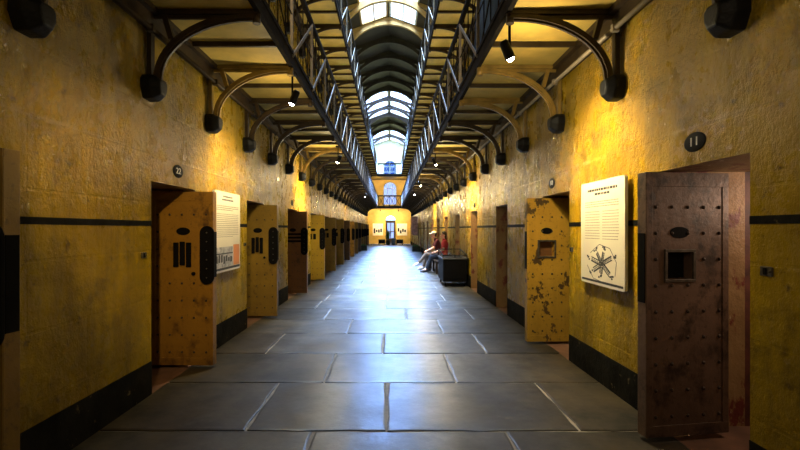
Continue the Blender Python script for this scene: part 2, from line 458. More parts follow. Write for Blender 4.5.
def arched_window(name, x0, x1, z0, zs, nx, nz, pane):
    r = thing(name, 'arched window', None, (0, YE+.2, 0)); del r['label']; r['kind'] = 'structure'
    fr = MB(); c = (x0+x1)/2; rad = (x1-x0)/2
    path = [(x0+.03, 0, z0+.03)]+[(c-(rad-.03)*math.cos(PI*k/16), 0, zs+(rad-.03)*math.sin(PI*k/16)) for k in range(17)]+[(x1-.03, 0, z0+.03)]
    fr.strip(path, .08, .06); fr.box(x0, x1, -.04, .04, z0, z0+.06)
    for i in range(1, nx):
        x = x0+(x1-x0)*i/nx; h = zs+math.sqrt(max(0, rad**2-(x-c)**2)); fr.box(x-.02, x+.02, -.03, .03, z0, h)
    for k in range(1, nz+1): z = z0+(zs-z0)*k/nz; fr.box(x0, x1, -.03, .03, z-.02, z+.02)
    fr.build('window_frame', M['frame_white'], r)
    p = MB(); p.prism(arch_poly(x0+.02, x1-.02, z0+.02, zs), lambda u, v, t: (u, t, v), .0, .01); p.build('pane', pane, r)
arched_window('window_1', -.62, .74, G1+.45, G1+2.1, 3, 2, M['glass_grey'])
arched_window('window_2', -.58, .70, G2+.3, G2+1.35, 2, 2, M['glass_blue'])
# the far door: dark lintel bar, glazed leaf, arched light
d = thing('door_1', 'x', None, (.12, YE+.18, 0)); del d['label']; d['kind'] = 'structure'
f = MB(); f.box(-.48, -.40, -.06, .06, 0, 2.35); f.box(.40, .48, -.06, .06, 0, 2.35); f.box(-.48, .48, -.10, .06, 2.12, 2.38)
f.build('door_frame', M['iron'], d)
f = MB(); f.box(-.40, .40, -.02, .02, 0, .55); f.box(-.40, -.33, -.02, .02, .55, 2.12); f.box(.33, .40, -.02, .02, .55, 2.12); f.box(-.33, .33, -.02, .02, 1.2, 1.27); f.box(-.03, .03, -.02, .02, .55, 2.12)
f.build('door_leaf', M['wood'], d)
f = MB(); f.box(-.33, .33, -.004, .004, .55, 2.12); f.build('pane', M['glass_grey'], d)
f = MB(); f.prism(arch_poly(-.47, .47, 2.38, 2.38), lambda u, v, t: (u, t, v), 0, .01); f.build('arched_light', M['glass'], d)

# ------------------------------------------------------------------ roof, skylights
def zr(x): return APEX-(APEX-TOP)/W*abs(x)
SKY = [(9.0, 18.3, .06, 1.12), (27.3, 33.4, .08, 1.75), (38.3, 43.6, .08, 1.75)]
def roof():
    b = MB(); ys = [YB]+[v for s in SKY for v in s[:2]]+[YE+.4]
    def sl(s, x0, x1, y0, y1, up=0):
        b.quad((s*x0, y0, zr(x0)+up), (s*x1, y0, zr(x1)+up), (s*x1, y1, zr(x1)+up), (s*x0, y1, zr(x0)+up))
    for s in (-1, 1):
        for i in range(len(ys)-1):
            if i % 2 == 0: sl(s, 0, W+.1, ys[i], ys[i+1])
            else:
                k = SKY[i//2]; sl(s, 0, k[2], ys[i], ys[i+1]); sl(s, k[3], W+.1, ys[i], ys[i+1])
    struct(b.build('ceiling', M['roof'], recalc=False))
    n = 3
    for (y0, y1, x0, x1) in SKY:
        for s in (-1, 1):
            w = thing('window_%d' % n, 'x', None); del w['label']; w['kind'] = 'structure'; n += 1
            f, p = MB(), MB()
            m = max(3, round((y1-y0)/1.3)); rows = 2
            for i in range(m+1):
                y = y0+(y1-y0)*i/m; f.bar((s*x0, y, zr(x0)), (s*x1, y, zr(x1)), .035, .05)
            for j in range(rows+1):
                x = x0+(x1-x0)*j/rows; f.bar((s*x, y0, zr(x)), (s*x, y1, zr(x)), .035 if 0 < j < rows else .07, .07)
            f.build('window_frame', M['roof_gold'] if n < 5 else M['frame_white'], w)
            p.quad((s*x0, y0, zr(x0)+.01), (s*x1, y0, zr(x1)+.01), (s*x1, y1, zr(x1)+.01), (s*x0, y1, zr(x0)+.01))
            p.build('pane', M['glass_warm'] if n < 6 and y0 < 10 else M['glass'], w)
roof()
# arched roof trusses
def truss(gold, fill):
    r = thing('roof_truss', 'x', 'truss')
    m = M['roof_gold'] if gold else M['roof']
    R, zc = 2.04, 8.00
    arc = [(R*math.cos(PI*k/28), 0, zc+(R+.06)*math.sin(PI*k/28)) for k in range(29)]
    MB().strip(arc, .12, .14).build('arch_rib', m, r)
    for s in (-1, 1): MB().bar((0, 0, APEX-.10), (s*2.10, 0, zr(2.1)-.10), .10, .14).build('rafter', m, r)
    MB().box(-.04, .04, -.04, .04, zc+R-.0, APEX-.1).build('king_post', m, r)
    if fill:
        b = MB(); 
        for k in range(28):
            (xa, _, za), (xb, _, zb) = arc[k], arc[k+1]
            b.quad((xa, 0, za), (xb, 0, zb), (xb, 0, max(zb+.001, zr(xb)-.05)), (xa, 0, max(za+.001, zr(xa)-.05)))
        b.build('spandrel_panel', m, r)
    return r
tp = {}
yT = [10.8, 12.7, 14.6, 16.5, 18.4, 20.2, 22.0, 23.8, 25.5, 27.2, 29.3, 31.4, 33.5, 35.7, 38.0, 41.0]
for i, y in enumerate(yT):
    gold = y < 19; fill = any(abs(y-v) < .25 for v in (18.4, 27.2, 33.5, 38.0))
    key = (gold, fill)
    place = ('under the near skylight' if y < 18 else 'closing the near skylight' if y < 19 else 'between the first two skylights' if y < 27 else
             'at the near end of the second skylight' if y < 28 else 'under the bright second skylight' if y < 33 else 'between the two far skylights')
    lab = '%s arched roof truss %s' % ('ochre' if gold else 'dark', place)
    cnt = [v for v in yT if (v < 18 and y < 18) or (19 < v < 27 and 19 < y < 27) or (28 < v < 33 and 28 < y < 33) or (v > 33 and y > 33)]
    if y in cnt and len(cnt) > 1: lab += ', %s from the viewer' % ORD[cnt.index(y)]
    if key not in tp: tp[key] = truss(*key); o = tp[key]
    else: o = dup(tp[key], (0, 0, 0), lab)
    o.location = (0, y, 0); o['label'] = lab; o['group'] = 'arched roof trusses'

# ------------------------------------------------------------------ galleries
for nm, z in (('lower', G1), ('upper', G2)):
    for s, sd in ((-1, 'left'), (1, 'right')):
        b = MB(); b.box(*sorted((s*GX, s*(W+.02))), YB, YE, z, z+.10)
        struct(b.build('floor_gallery_%s_%s' % (nm, sd), M['soffit']))
        b = MB(); b.box(*sorted((s*(GX-.008), s*(GX+.012))), YB, 40.5, z-.02, z+.12)
        b.box(*sorted((s*(GX-.02), s*(GX+.025))), YB, 40.5, z-.03, z-.015)
        struct(b.build('trim_edge_%s_%s' % (nm, sd), M['rail_dark']))
        b = MB(); b.box(*sorted((s*(W-.07), s*(W+.02))), YB, YE, z-.17, z); b.box(*sorted((s*(W-.12), s*(W+.02))), YB, YE, z-.05, z)
        struct(b.build('trim_cornice_%s_%s' % (nm, sd), M['iron']))
    b = MB(); b.box(-GX, GX, 40.5, YE, z, z+.10); struct(b.build('floor_bridge_%s' % nm, M['soffit']))
    b = MB(); b.box(-GX, GX, 40.47, 40.53, z-.06, z+.14); struct(b.build('trim_bridge_%s' % nm, M['rail_dark']))

PITCH = 1.325; YS = [2.60+PITCH*k for k in range(29)]
def bracket(s, gold=False):
    """origin on the wall face at the corbel's middle; gallery soffit is .66 above"""
    r = thing('gallery_bracket', 'x', 'bracket')
    ir = M['iron_gold'] if gold else M['iron']
    b = MB()   # faceted corbel stone
    hexa = [(-.105, -.05), (-.065, -.14), (.065, -.14), (.105, -.05), (.105, .03), (.065, .07), (-.065, .07), (-.105, .03)]
    A = [b.bm.verts.new((s*.02, y, z)) for y, z in hexa]
    B = [b.bm.verts.new((-s*.085, y, z)) for y, z in hexa]
    D = [b.bm.verts.new((-s*.155, y*.6, z*.6-.01)) for y, z in hexa]
    for P, Q in ((A, B), (B, D)):
        for k in range(8): b.bm.faces.new((P[k], P[(k+1) % 8], Q[(k+1) % 8], Q[k]))
    b.bm.faces.new(A); b.bm.faces.new(D)
    b.build('corbel_block', M['corbel'], r, .012)
    # quarter arch
    x0, z0, x1, z1 = -.10, .04, -.92, .60
    pts = [(s*(x0+(x1-x0)*(1-math.cos(a))), 0, z0+(z1-z0)*math.sin(a)) for a in [PI/2*k/14 for k in range(15)]]
    pts.append((s*(x1-.06), 0, z1))
    b = MB(); b.strip(pts, .062, .040); b.strip([(p[0], 0, p[2]) for p in pts], .024, .078)
    b.tube([(s*(x1-.06), 0, z1-.06), (s*(x1-.06), 0, z1+.04)], .035, 10)
    b.build('curved_arm', ir, r)
    MB().box(*sorted((-s*.055, -s*.015)), -.03, .03, .04, .66).build('wall_post', ir, r)
    b = MB(); b.box(*sorted((-s*.02, -s*1.0)), -.035, .035, .615, .655); b.box(*sorted((-s*.02, -s*1.0)), -.012, .012, .58, .655); b.build('crossbeam', ir, r)
    MB().bar((-s*.225, 0, .40), (-s*.165, 0, .61), .05, .045).build('knee_strut', ir, r)
    return r
def half_beam(s):
    return MB().box(*sorted((-s*.02, -s*1.0)), -.018, .018, -.05, 0)
for z, lv in ((G1, 'lower'), (G2, 'upper')):
    for s, sd in ((-1, 'left'), (1, 'right')):
        protos = {}
        for k, y in enumerate(YS):
            gold = lv == 'lower' and ((s > 0 and k in (2, 3, 6, 10)) or (s < 0 and k in (2, 6, 10)))  # brackets beside the lamps take the lit iron colour
            if k < 12: lab = 'curved iron bracket on black corbel under the %s %s gallery, %s from the viewer' % (sd, lv, ORD[k])
            else: lab = 'small far curved bracket under the distant %s %s gallery' % (sd, lv)
            g = 'gallery brackets, %s wall, %s gallery' % (sd, lv)
            if k >= 12: g = 'distant '+g
            loc = (s*W, y, z-.66)
            if gold not in protos: o = protos[gold] = bracket(s, gold); o.location = loc; o['label'] = lab; o['group'] = g
            else: o = dup(protos[gold], loc, lab, g)
        # the thin beams between brackets
        me = None
        b = MB()
        for y in YS:
            b.box(*sorted((s*(W-.02), s*(GX+.02))), y+PITCH/2-.018, y+PITCH/2+.018, z-.05, z+.005)
        struct(b.build('trim_soffit_%s_%s' % (lv, sd), M['iron']))

# railings
def railing(s, z, sd, lv):
    x = s*GX
    r = thing('gallery_railing', 'long lattice iron railing along the %s %s gallery edge' % (sd, lv), 'railing', (x, 0, z+.10), 0, 'gallery railings')
    H = 1.02; y0 = -3.0; y1 = 40.45
    b = MB(); b.box(-.03, .03, y0, y1, H-.03, H+.02); b.build('top_rail', M['rail_dark'], r)
    b = MB(); b.box(-.02, .02, y0, y1, .03, .07); b.build('bottom_rail', M['rail_dark'], r)
    q = [YS[0]-PITCH*4+PITCH*k for k in range(33)]
    up = MB().box(-.016, .016, -.016, .016, 0, H).build('upright', M['rail_light'], r)
    br = MB().bar((-s*.02, 0, .03), (-s*.02, PITCH-.02, H-.03), .012, .045).build('brace', M['rail_light'], r)
    cb = MB().bar((s*.015, 0, H-.03), (s*.015, PITCH-.02, .03), .010, .030).build('counter_brace', M['rail_dark'], r)
    for i, y in enumerate(q):
        for o, dx in ((up, 0), (br, 0), (cb, 0)):
            c = o if i == 0 else o.copy()
            if i: C.objects.link(c); c.parent = r
            c.location = (dx, y, 0)
    b = MB()
    for y in q:
        for k in range(1, 4): b.box(-.006, .006, y+PITCH*k/4-.006, y+PITCH*k/4+.006, .03, H)
        b.box(-.006, .006, y, y+PITCH, H*.5-.006, H*.5+.006)
    b.build('baluster_grille', M['rail_dark'], r)
for z, lv in ((G1, 'lower'), (G2, 'upper')):
    railing(-1, z, 'left', lv); railing(1, z, 'right', lv)
    r = thing('bridge_railing', 'iron railing of the %s bridge across the far end' % lv, 'railing', (0, 40.5, z+.10), 0, 'bridge railings')
    m = M['bluegrey'] if lv == 'upper' else M['rail_dark']
    MB().box(-GX, GX, -.03, .03, .95, 1.05).build('top_rail', M['rail_dark'], r)
    MB().box(-GX, GX, -.02, .02, .03, .07).build('bottom_rail', M['rail_dark'], r)
    for i in range(5):
        xx = -GX+.1+i*(2*GX-.2)/4; MB().box(xx-.02, xx+.02, -.02, .02, 0, 1.0).build('upright', m, r)
    for i in range(4):
        w = (2*GX-.2)/4; xx = -GX+.1+i*w
        MB().bar((xx, -.02, .05), (xx+w, -.02, .98), .07, .03).build('brace', m, r); MB().bar((xx, .02, .98), (xx+w, .02, .05), .07, .03).build('counter_brace', m, r)

# wall conduits
for s, sd in ((-1, 'left'), (1, 'right')):
    b = MB(); b.tube([(0, YB+.1, 0), (0, 40.3, 0)], .022, 10)
    for k in range(30): b.box(*sorted((-.03, .03)), YS[0]-3+1.4*k-.02, YS[0]-3+1.4*k+.02, -.03, .03)
    o = b.build('conduit_pipe', M['pipe'] if s > 0 else M['iron'], loc=(s*(W-.105), 0, 3.235))
    tag(o, '%s running high along the %s wall below the gallery' % ('grey metal pipe' if s > 0 else 'dark brown pipe', sd), 'pipe')

# ------------------------------------------------------------------ cell doors
def grid_panel(b, xs, zs, y0, y1, hole):
    """slab with a rectangular hole: xs, zs are cell borders, hole the set of empty cells"""
    for i in range(len(xs)-1):
        for j in range(len(zs)-1):
            if (i, j) in hole: continue
            for y in (y0, y1): b.quad((xs[i], y, zs[j]), (xs[i+1], y, zs[j]), (xs[i+1], y, zs[j+1]), (xs[i], y, zs[j+1]))
            for (di, dj, p, q) in ((-1, 0, (xs[i], zs[j]), (xs[i], zs[j+1])), (1, 0, (xs[i+1], zs[j]), (xs[i+1], zs[j+1])), (0, -1, (xs[i], zs[j]), (xs[i+1], zs[j])), (0, 1, (xs[i], zs[j+1]), (xs[i+1], zs[j+1]))):
                a = (i+di, j+dj)
                if a in hole or not (0 <= a[0] < len(xs)-1 and 0 <= a[1] < len(zs)-1):
                    b.quad((p[0], y0, p[1]), (q[0], y0, q[1]), (q[0], y1, q[1]), (p[0], y1, p[1]))
    bmesh.ops.remove_doubles(b.bm, verts=b.bm.verts, dist=1e-5)
def cell_door(label, loc, rz, s, w, m, style, group='cell doors'):
    """leaf hinged at the origin, running s*w in x, its shown face towards -y"""
    r = thing('cell_door', label, 'door', loc, rz, group)
    Z0, Z1, T = .035, 1.90, .085
    X = lambda u: s*u
    b = MB()
    if style == 'hatch':
        hx0, hx1 = w-.36, w-.16; hz0, hz1 = 1.145, 1.335
        if s > 0: hx0, hx1 = .2, .4
        grid_panel(b, sorted([X(0), X(hx0), X(hx1), X(w)]), [Z0, hz0, hz1, Z1], 0, T, {(1, 1)})
    else:
        grid_panel(b, sorted([X(0), X(w)]), [Z0, Z1], 0, T, set())
    # raised border straps and rows of studs
    for u0, u1 in ((0, .05), (w-.05, w)): b.box(*sorted((X(u0), X(u1))), -.005, 0, Z0, Z1)
    b.box(*sorted((X(0), X(w))), -.006, 0, Z1-.10, Z1); b.box(*sorted((X(0), X(w))), -.006, 0, Z0, Z0+.08)
    b.mi = 1
    cols = [.075+(w-.15)*i/4 for i in range(5)]
    zz = [Z0+.14+.185*k for k in range(9)]
    for z in zz:
        for u in cols:
            if style == 'hatch' and hx0-.03 < u < hx1+.03 and hz0-.04 < z < hz1+.04: continue
            if style != 'hatch' and abs(z-1.3) < .28 and .2 < u: continue
            b.ball((X(u), -.002, z), (.013, .012, .013), 6)
    b.build('leaf_panel', [m, M['stud']], r, .004)
    # oval peephole
    pz = 1.475; pu = (w-.26) if style == 'hatch' and s < 0 else (.30 if style == 'hatch' else w*.52)
    if style == 'hatch': pu = (hx0+hx1)/2
    p = MB(); p.lathe([(.001, -.012), (.055, -.012), (.075, -.006), (.075, .0)], (X(pu), -.004, pz), 20, Matrix.Rotation(-PI/2, 4, 'X') @ Matrix.Diagonal((1, .55, -1, 1)))
    p.build('peephole', M['plate'], r)
    if style == 'hatch':
        h = MB(); t = .022
        for a0, a1, c0, c1 in ((hx0-t, hx1+t, hz0-t, hz0), (hx0-t, hx1+t, hz1, hz1+t), (hx0-t, hx0, hz0, hz1), (hx1, hx1+t, hz0, hz1)):
            h.box(*sorted((X(a0), X(a1))), -.014, 0, c0, c1)
        hf = h.build('hatch_frame', M['lead'], r, .003)
        h = MB(); h.box(*sorted((X(hx0-.001), X(hx1+.001))), T-.012, T+.004, hz0-.001, hz1+.001)
        h.build('hatch_shutter', M['plate'] if m == M['door_rust'] else M['door_red'], hf)
    elif style == 'bars':
        for i in range(3):
            u = .252+.069*i; h = MB(); h.box(*sorted((X(u), X(u+.055))), -.022, 0, 1.09+.02*(i == 1), 1.355+.01*(i == 1))
            h.build('vent_slot', M['plate'], r, .006)
        h = MB(); h.tube([(X(.47), -.02, 1.02), (X(.47), 0.0, 1.02)], .02, 10); h.build('keyhole', M['plate'], r)
    elif style == 'straps':
        for z in (1.36, 1.28, 1.20):
            h = MB(); h.box(*sorted((X(.06), X(w-.08))), -.02, 0, z, z+.045); h.build('iron_strap', M['plate'], r, .004)
    elif style == 'small':
        for i in range(2):
            h = MB(); h.box(*sorted((X(w*.35+.12*i), X(w*.35+.12*i+.08))), -.02, 0, 1.20, 1.36); h.build('vent_slot', M['plate'], r, .005)
    # latch plate, rounded top and bottom
    if style != 'hatch':
        n = 10; rad = .078; cu = w-.058; top, bot = 1.455, .985
        poly = [(X(cu+rad*math.cos(PI*k/n)), top+rad*math.sin(PI*k/n)) for k in range(n+1)]+[(X(cu-rad*math.cos(PI*k/n)), bot-rad*math.sin(PI*k/n)) for k in range(n+1)]
        h = MB(); h.prism(poly, lambda u, v, t: (u, t, v), -.028, -.005)
        lp = h.build('latch_plate', M['plate'], r, .004)
        h = MB()
        for k in range(6): h.ball((X(cu), -.03, .98+.096*k), (.008, .006, .008), 6)
        h.build('rivet', M['lead'], lp)
    # lock strip on the free edge
    h = MB(); h.box(*sorted((X(w), X(w+.006))), .008, T-.008, .98, 1.47); h.build('edge_plate', M['plate'], r)
    for z in (.40, 1.55):
        h = MB(); h.tube([(X(.01), T+.012, z-.07), (X(.01), T+.012, z+.07)], .017, 10); h.box(*sorted((X(.0), X(.22))), T, T+.012, z-.03, z+.03); h.build('hinge', M['lead'], r)
    return r

ML = [('door_olive', 'bars', 'edge-on cell door leaf with black lock plate, at the left edge of the photo beside the nearest opening'),
      ('door_orange', 'bars', 'orange-ochre studded cell door standing open beside the left information sign'),
      ('door_olive', 'bars', 'olive-ochre open cell door just beyond the left information sign, black latch plate'),
      ('door_red', 'straps', 'red-brown open cell door with dark horizontal straps on the left wall'),
      ('door_yellow', 'small', 'bright yellow open cell door on the left wall beyond the red-brown one'),
      ('door_olive', 'small', 'olive open cell door on the left wall, next beyond the bright yellow door')]
for k, y in enumerate(LEAF_L):
    m, st, lab = ML[k] if k < len(ML) else (('door_olive', 'door_dark', 'door_orange')[k % 3], 'small',
          'far open cell door on the left wall, %s beyond the bright yellow door' % ORD[k-5+0])
    cell_door(lab, (-2.52, y, 0), math.radians(-10 if k == 0 else -2), 1, .68, M[m], st, 'open cell doors on the left wall')
cell_door('large rusty brown studded cell door standing open in the right foreground', (2.50, 3.175, 0), math.radians(8), -1, .652, M['door_rust'], 'hatch', 'open cell doors on the right wall')
cell_door('peeling ochre cell door with square hatch standing open beyond the right sign', (2.50, 5.75, 0), math.radians(3), -1, .66, M['door_ochre'], 'hatch', 'open cell doors on the right wall')
for k, (a, c) in enumerate(OPEN_R[2:]):
    m = ('door_dark', 'door_orange', 'door_dark', 'door_red')[k % 4]
    cell_door('recessed closed cell door on the right wall, %s beyond the open ochre door' % ORD[k], (W+.22, c-.02, 0), math.radians(-90), 1, c-a-.05, M[m], 'straps' if k % 2 else 'small', 'closed cell doors on the right wall')

# ------------------------------------------------------------------ number plates, strike plates, signs
def text_mesh(body, size, m, parent, mtx, name='number_text'):
    cu = bpy.data.curves.new(name, 'FONT'); cu.body = body; cu.size = size; cu.align_x = 'CENTER'; cu.align_y = 'CENTER'; cu.extrude = .0015
    o = bpy.data.objects.new(name, cu); C.objects.link(o)
    dg = bpy.context.evaluated_depsgraph_get(); me = bpy.data.meshes.new_from_object(o.evaluated_get(dg))
    bpy.data.objects.remove(o)
    me.transform(mtx); me.materials.clear(); me.materials.append(m)
    q = bpy.data.objects.new(name, me); C.objects.link(q); q.parent = parent
    return q
def wall_frame(s):
    """local u (to the reader's right), v up, n out of the wall -> world directions"""
    u = Vector((0, -s, 0)) if s > 0 else Vector((0, 1, 0)); n = Vector((-s, 0, 0))
    u = Vector((0, -1, 0)) if s > 0 else Vector((0, 1, 0))
    return Matrix((u, Vector((0, 0, 1)), n)).transposed().to_4x4()
def number_plate(s, y, z, num, label):
    r = thing('number_plate', label, 'number plate', (s*W, y, z), 0, 'cell number plates')
    m = wall_frame(s)
    b = MB(); b.lathe([(.001, .007), (.098, .007), (.105, .004), (.105, -.004)], (0, 0, 0), 24, m @ Matrix.Diagonal((1, .62, 1, 1)))
    b.build('plate', M['plate'], r)
    if num: text_mesh(num, .085, M['white'], r, m @ Matrix.Translation((0, 0, .0085)) @ Matrix.Diagonal((1.25, 1, 1, 1)))
number_plate(1, 2.957, 2.085, '11', 'black oval plate numbered 11 above the rusty brown door')
number_plate(1, 5.57, 2.08, '10', 'small black oval number plate above the peeling ochre door')
number_plate(1, 10.7, 2.08, None, 'tiny far dark plate high on the right wall beyond the black case')
number_plate(-1, 4.50, 2.09, '22', 'black oval number plate above the orange-ochre door on the left')
number_plate(-1, 9.74, 2.08, None, 'small dark plate above the red-brown door on the left wall')
def strike(s, y, label):
    r = thing('strike_plate', label, 'latch', (s*W, y, 1.27), 0, 'door strikes on the walls'); m = wall_frame(s)
    b = MB(); b.box(-.038, .038, -.026, .026, -.004, .010, m); b.build('plate', M['lead'], r, .003)
    b = MB(); b.box(-.012, .006, -.018, .018, .010, .016, m); b.build('slot', M['plate'], r)
    b = MB(); b.ball(m @ Vector((.026, 0, .012)), .007, 8); b.build('screw', M['lead'], r)
strike(1, 2.39, 'small metal strike plate on wall right of the rusty brown door')
strike(1, 4.96, 'small metal strike plate on wall between right sign and ochre door')
strike(-1, 3.87, 'small metal strike plate on wall before the orange-ochre door')
strike(-1, 6.56, 'small metal strike plate on wall between left sign and olive door')

def rounded(w, h, r, n=5):
    out = []
    for cx, cy, a0 in ((w/2-r, h/2-r, 0), (-w/2+r, h/2-r, 90), (-w/2+r, -h/2+r, 180), (w/2-r, -h/2+r, 270)):
        for k in range(n+1):
            a = math.radians(a0+90*k/n); out.append((cx+r*math.cos(a), cy+r*math.sin(a)))
    return out
def sign(s, y, z, w, h, label, kind):
    r = thing('information_sign', label, 'sign', (s*W, y, z)); m = wall_frame(s)
    b = MB(); b.prism(rounded(w, h, .03), lambda u, v, t: m @ Vector((u, v, t)), .035, .060); b.build('board', M['cream'], r)
    b = MB(); b.box(-w*.35, w*.35, -h*.35, h*.35, 0, .035, m); b.build('mounting_block', M['plate'], r)
    e = .0605
    def words(mb, v, x0, x1, th, seed, gap=.010):
        rng = random.Random(seed); x = x0
        while x < x1-.01:
            L = min(rng.uniform(.018, .05), x1-x); mb.box(x, x+L, v-th/2, v+th/2, e-.002, e+.0006, m); x += L+gap
    t = MB()
    if kind == 'right':
        words(t, h*.415, -.27, .30, .022, 1, .012); words(t, h*.375, -.12, .17, .020, 2, .012)
        t.build('heading', M['ink'], r)
        for x0, x1, v0, n, dv, th in ((-.33, .33, .30, 3, .022, .008), (-.33, -.02, .205, 11, .026, .006), (.03, .33, .205, 11, .026, .006)):
            t = MB()
            for k in range(n): words(t, h*v0-dv*k, x0, x1, th, int(10+k+v0*900+x1*70), th)
            t.build('paragraph', M['ink_grey'], r)
        d = MB()   # bird's-eye drawing of a radial building
        c = Vector((.02, -h*.29)); up = m.to_3x3() @ Vector((0, 0, 1)); P3 = lambda q, k=0: m @ Vector((q.x, q.y, e+k))
        for k, (ang, L, wd) in enumerate(((28, .21, .034), (78, .17, .030), (122, .18, .030), (165, .22, .036), (212, .20, .040), (262, .14, .044), (318, .20, .040))):
            a = math.radians(ang); q = Vector((math.cos(a), math.sin(a)*.66)); nrm = Vector((-q.y, q.x)).normalized()
            for o, ww in ((-wd*.5, .009), (wd*.5, .016), (0, .004)): d.bar(P3(c+q*.03+nrm*o), P3(c+q*L+nrm*o), ww, .0014, up)
            for i in range(5): p = c+q*(.05+L*.16*i); d.bar(P3(p-nrm*wd*.5), P3(p+nrm*wd*.5), .004, .0014, up)
            p2 = c+q*(L+.055); rr = random.Random(k)
            for i in range(4): u, v = p2.x+rr.uniform(-.03, .03), p2.y+rr.uniform(-.02, .02); d.box(u-.012, u+.012, v-.008, v+.008, e-.001, e+.0007+.0001*i, m)
        ring = [Vector((c.x+.285*math.cos(math.radians(x))*(1+.08*math.sin(x)), c.y+.185*math.sin(math.radians(x)))) for x in (10, 55, 100, 150, 190, 235, 285, 330)]
        for k in range(8):
            if k not in (3, 6): d.bar(P3(ring[k]), P3(ring[(k+1) % 8]), .005, .0012, up)
        d.box(c.x-.026, c.x+.026, c.y-.02, c.y+.02, e-.001, e+.0012, m)
        d.build('building_drawing', M['ink'], r)
        f = MB(); f.box(-.40, .40, -h*.475, -h*.455, e-.001, e+.0008, m); f.build('footer_bar', M['ink'], r)
    else:
        words(t, h*.44, -.17, .15, .020, 3, .012); words(t, h*.40, -.20, .20, .022, 4, .012)
        t.build('heading', M['ink'], r)
        for v0, n, th in ((.32, 3, .009), (.22, 13, .006)):
            t = MB()
            for k in range(n): words(t, h*v0-.024*k, -.38, .38-.2*(k == n-1), th, int(100+k+v0*900), th)
            t.build('paragraph', M['ink_grey'], r)
        f = MB(); f.box(-.43, .16, -h*.44, -h*.19, e-.001, e+.0008, m)
        f.build('printed_photograph', M['photo_grey'], r)
        f = MB()
        rng = random.Random(5)
        for k in range(7): u = -.41+.08*k; f.box(u, u+.055, -h*.40+rng.uniform(0, .03), -h*.31+rng.uniform(-.02, .03), e, e+.0014, m)
        f.box(-.43, .16, -h*.28, -h*.265, e, e+.0014, m)
        f.build('photograph_detail', M['ink'], r)
        f = MB(); f.box(.19, .41, -h*.44, -h*.17, e-.001, e+.0008, m); f.build('orange_panel', M['orange'], r)
        f = MB(); f.box(-.43, .43, -h*.475, -h*.445, e-.001, e+.0008, m); f.build('footer_bar', M['ink'], r)
sign(1, 4.155, 1.462, .86, 1.00, 'cream information sign with radial building drawing on the right wall', 'right')
sign(-1, 5.74, 1.465, .90, 1.02, 'cream information sign with photograph and orange panel on the left wall', 'left')

# far end display boards and furniture
def board(x, label, seed):
    r = thing('display_board', label, 'display board', (x, YE, 1.45), 0, 'display boards on the end wall')
    MB().box(-.52, .52, -.05, -.002, -.6, .6).build('panel', M['white'], r)
    rng = random.Random(seed); b = MB()
    for k in range(4): u = -.42+.22*k; b.box(u, u+.16, -.054, -.049, -.30+rng.uniform(-.1, .1), .0+rng.uniform(-.1, .15))
    b.build('printed_picture', M['ink'], r)
board(-1.15, 'white display board on the far end wall, left of the door', 1); board(1.25, 'white display board on the far end wall, right of the door', 2)

r = thing('potted_plant', 'leafy green plant in a dark pot before the far door', 'plant', (-.12, 41.6, 0))
MB().lathe([(.16, 0), (.22, .42), (.24, .44), (.20, .44)], seg=18).build('pot', M['pot'], r)
b = MB(); rng = random.Random(3)
for k in range(70):
    a = rng.uniform(0, 2*PI); t = rng.uniform(.1, 1.1); L = rng.uniform(.3, .55)
    d = Vector((math.cos(a)*math.sin(t), math.sin(a)*math.sin(t), math.cos(t)+.25)); p = Vector((0, 0, rng.uniform(.45, .95))); q = Vector((-math.sin(a), math.cos(a), 0))
    b.quad(p, p+d*L*.5+q*.05, p+d*L-Vector((0, 0, .08)), p+d*L*.5-q*.05)
b.build('foliage', M['leaf'], r)
MB().tube([(0, 0, .4), (.02, 0, .7), (0, .02, 1.0)], .02, 8).build('stem', M['wood'], r)

def low_bench(name, label, loc, w, d, h, m):
    r = thing(name, label, 'bench', loc)
    MB().box(-w/2, w/2, -d/2, d/2, h-.07, h).build('seat', m, r, .01)
    for sx in (-1, 1):
        for sy in (-1, 1): x = sx*(w/2-.05); y = sy*(d/2-.05); MB().box(x-.03, x+.03, y-.03, y+.03, 0, h-.07).build('leg', m, r)
    MB().box(-w/2+.05, w/2-.05, -d/2+.04, d/2-.04, .12, h-.07).build('apron', m, r)
    return r
low_bench('low_bench', 'low dark bench at the far end, left of the plant', (-.72, 41.9, 0), .66, .5, .5, M['blackmetal'])
low_bench('low_bench', 'low dark bench at the far end, right of the blue bin', (.98, 41.8, 0), .66, .5, .5, M['blackmetal'])
r = thing('bin', 'blue-grey bin standing right of the potted plant', 'bin', (.40, 41.5, 0))
MB().lathe([(.17, 0), (.21, .55), (.21, .56)], seg=16).build('body', M['bluegrey'], r); MB().lathe([(.22, .56), (.22, .60), (.14, .66), (.01, .67)], seg=16).build('lid', M['bluegrey'], r)
def crate(label, loc, rz=0):
    r = thing('planter_box', label, 'planter', loc)
    b = MB()
    for a in ((-.26, .26, -.45, -.41, 0, .36), (-.26, .26, .41, .45, 0, .36), (-.26, -.22, -.41, .41, 0, .36), (.22, .26, -.41, .41, 0, .36), (-.22, .22, -.41, .41, .0, .30)): b.box(*a)
    b.build('box', M['pot'], r)
    b = MB(); rng = random.Random(int(loc[1]*7))
    for k in range(60):
        x, y = rng.uniform(-.18, .18), rng.uniform(-.36, .36); a = rng.uniform(0, 6.28); q = Vector((math.cos(a)*.04, math.sin(a)*.04, 0)); p = Vector((x, y, .29)); t = p+Vector((rng.uniform(-.06, .06), rng.uniform(-.06, .06), rng.uniform(.08, .2)))
        b.quad(p-q, p+q, t)
    b.build('foliage', M['leaf'], r)
crate('low dark planter box against the far left wall', (-1.80, 30.9, 0)); crate('low dark green planter box against the far right wall', (1.80, 29.6, 0))
r = thing('hanging_banner', 'pinkish printed banner hanging at the far right wall', 'banner', (2.02, 32.2, 1.3))
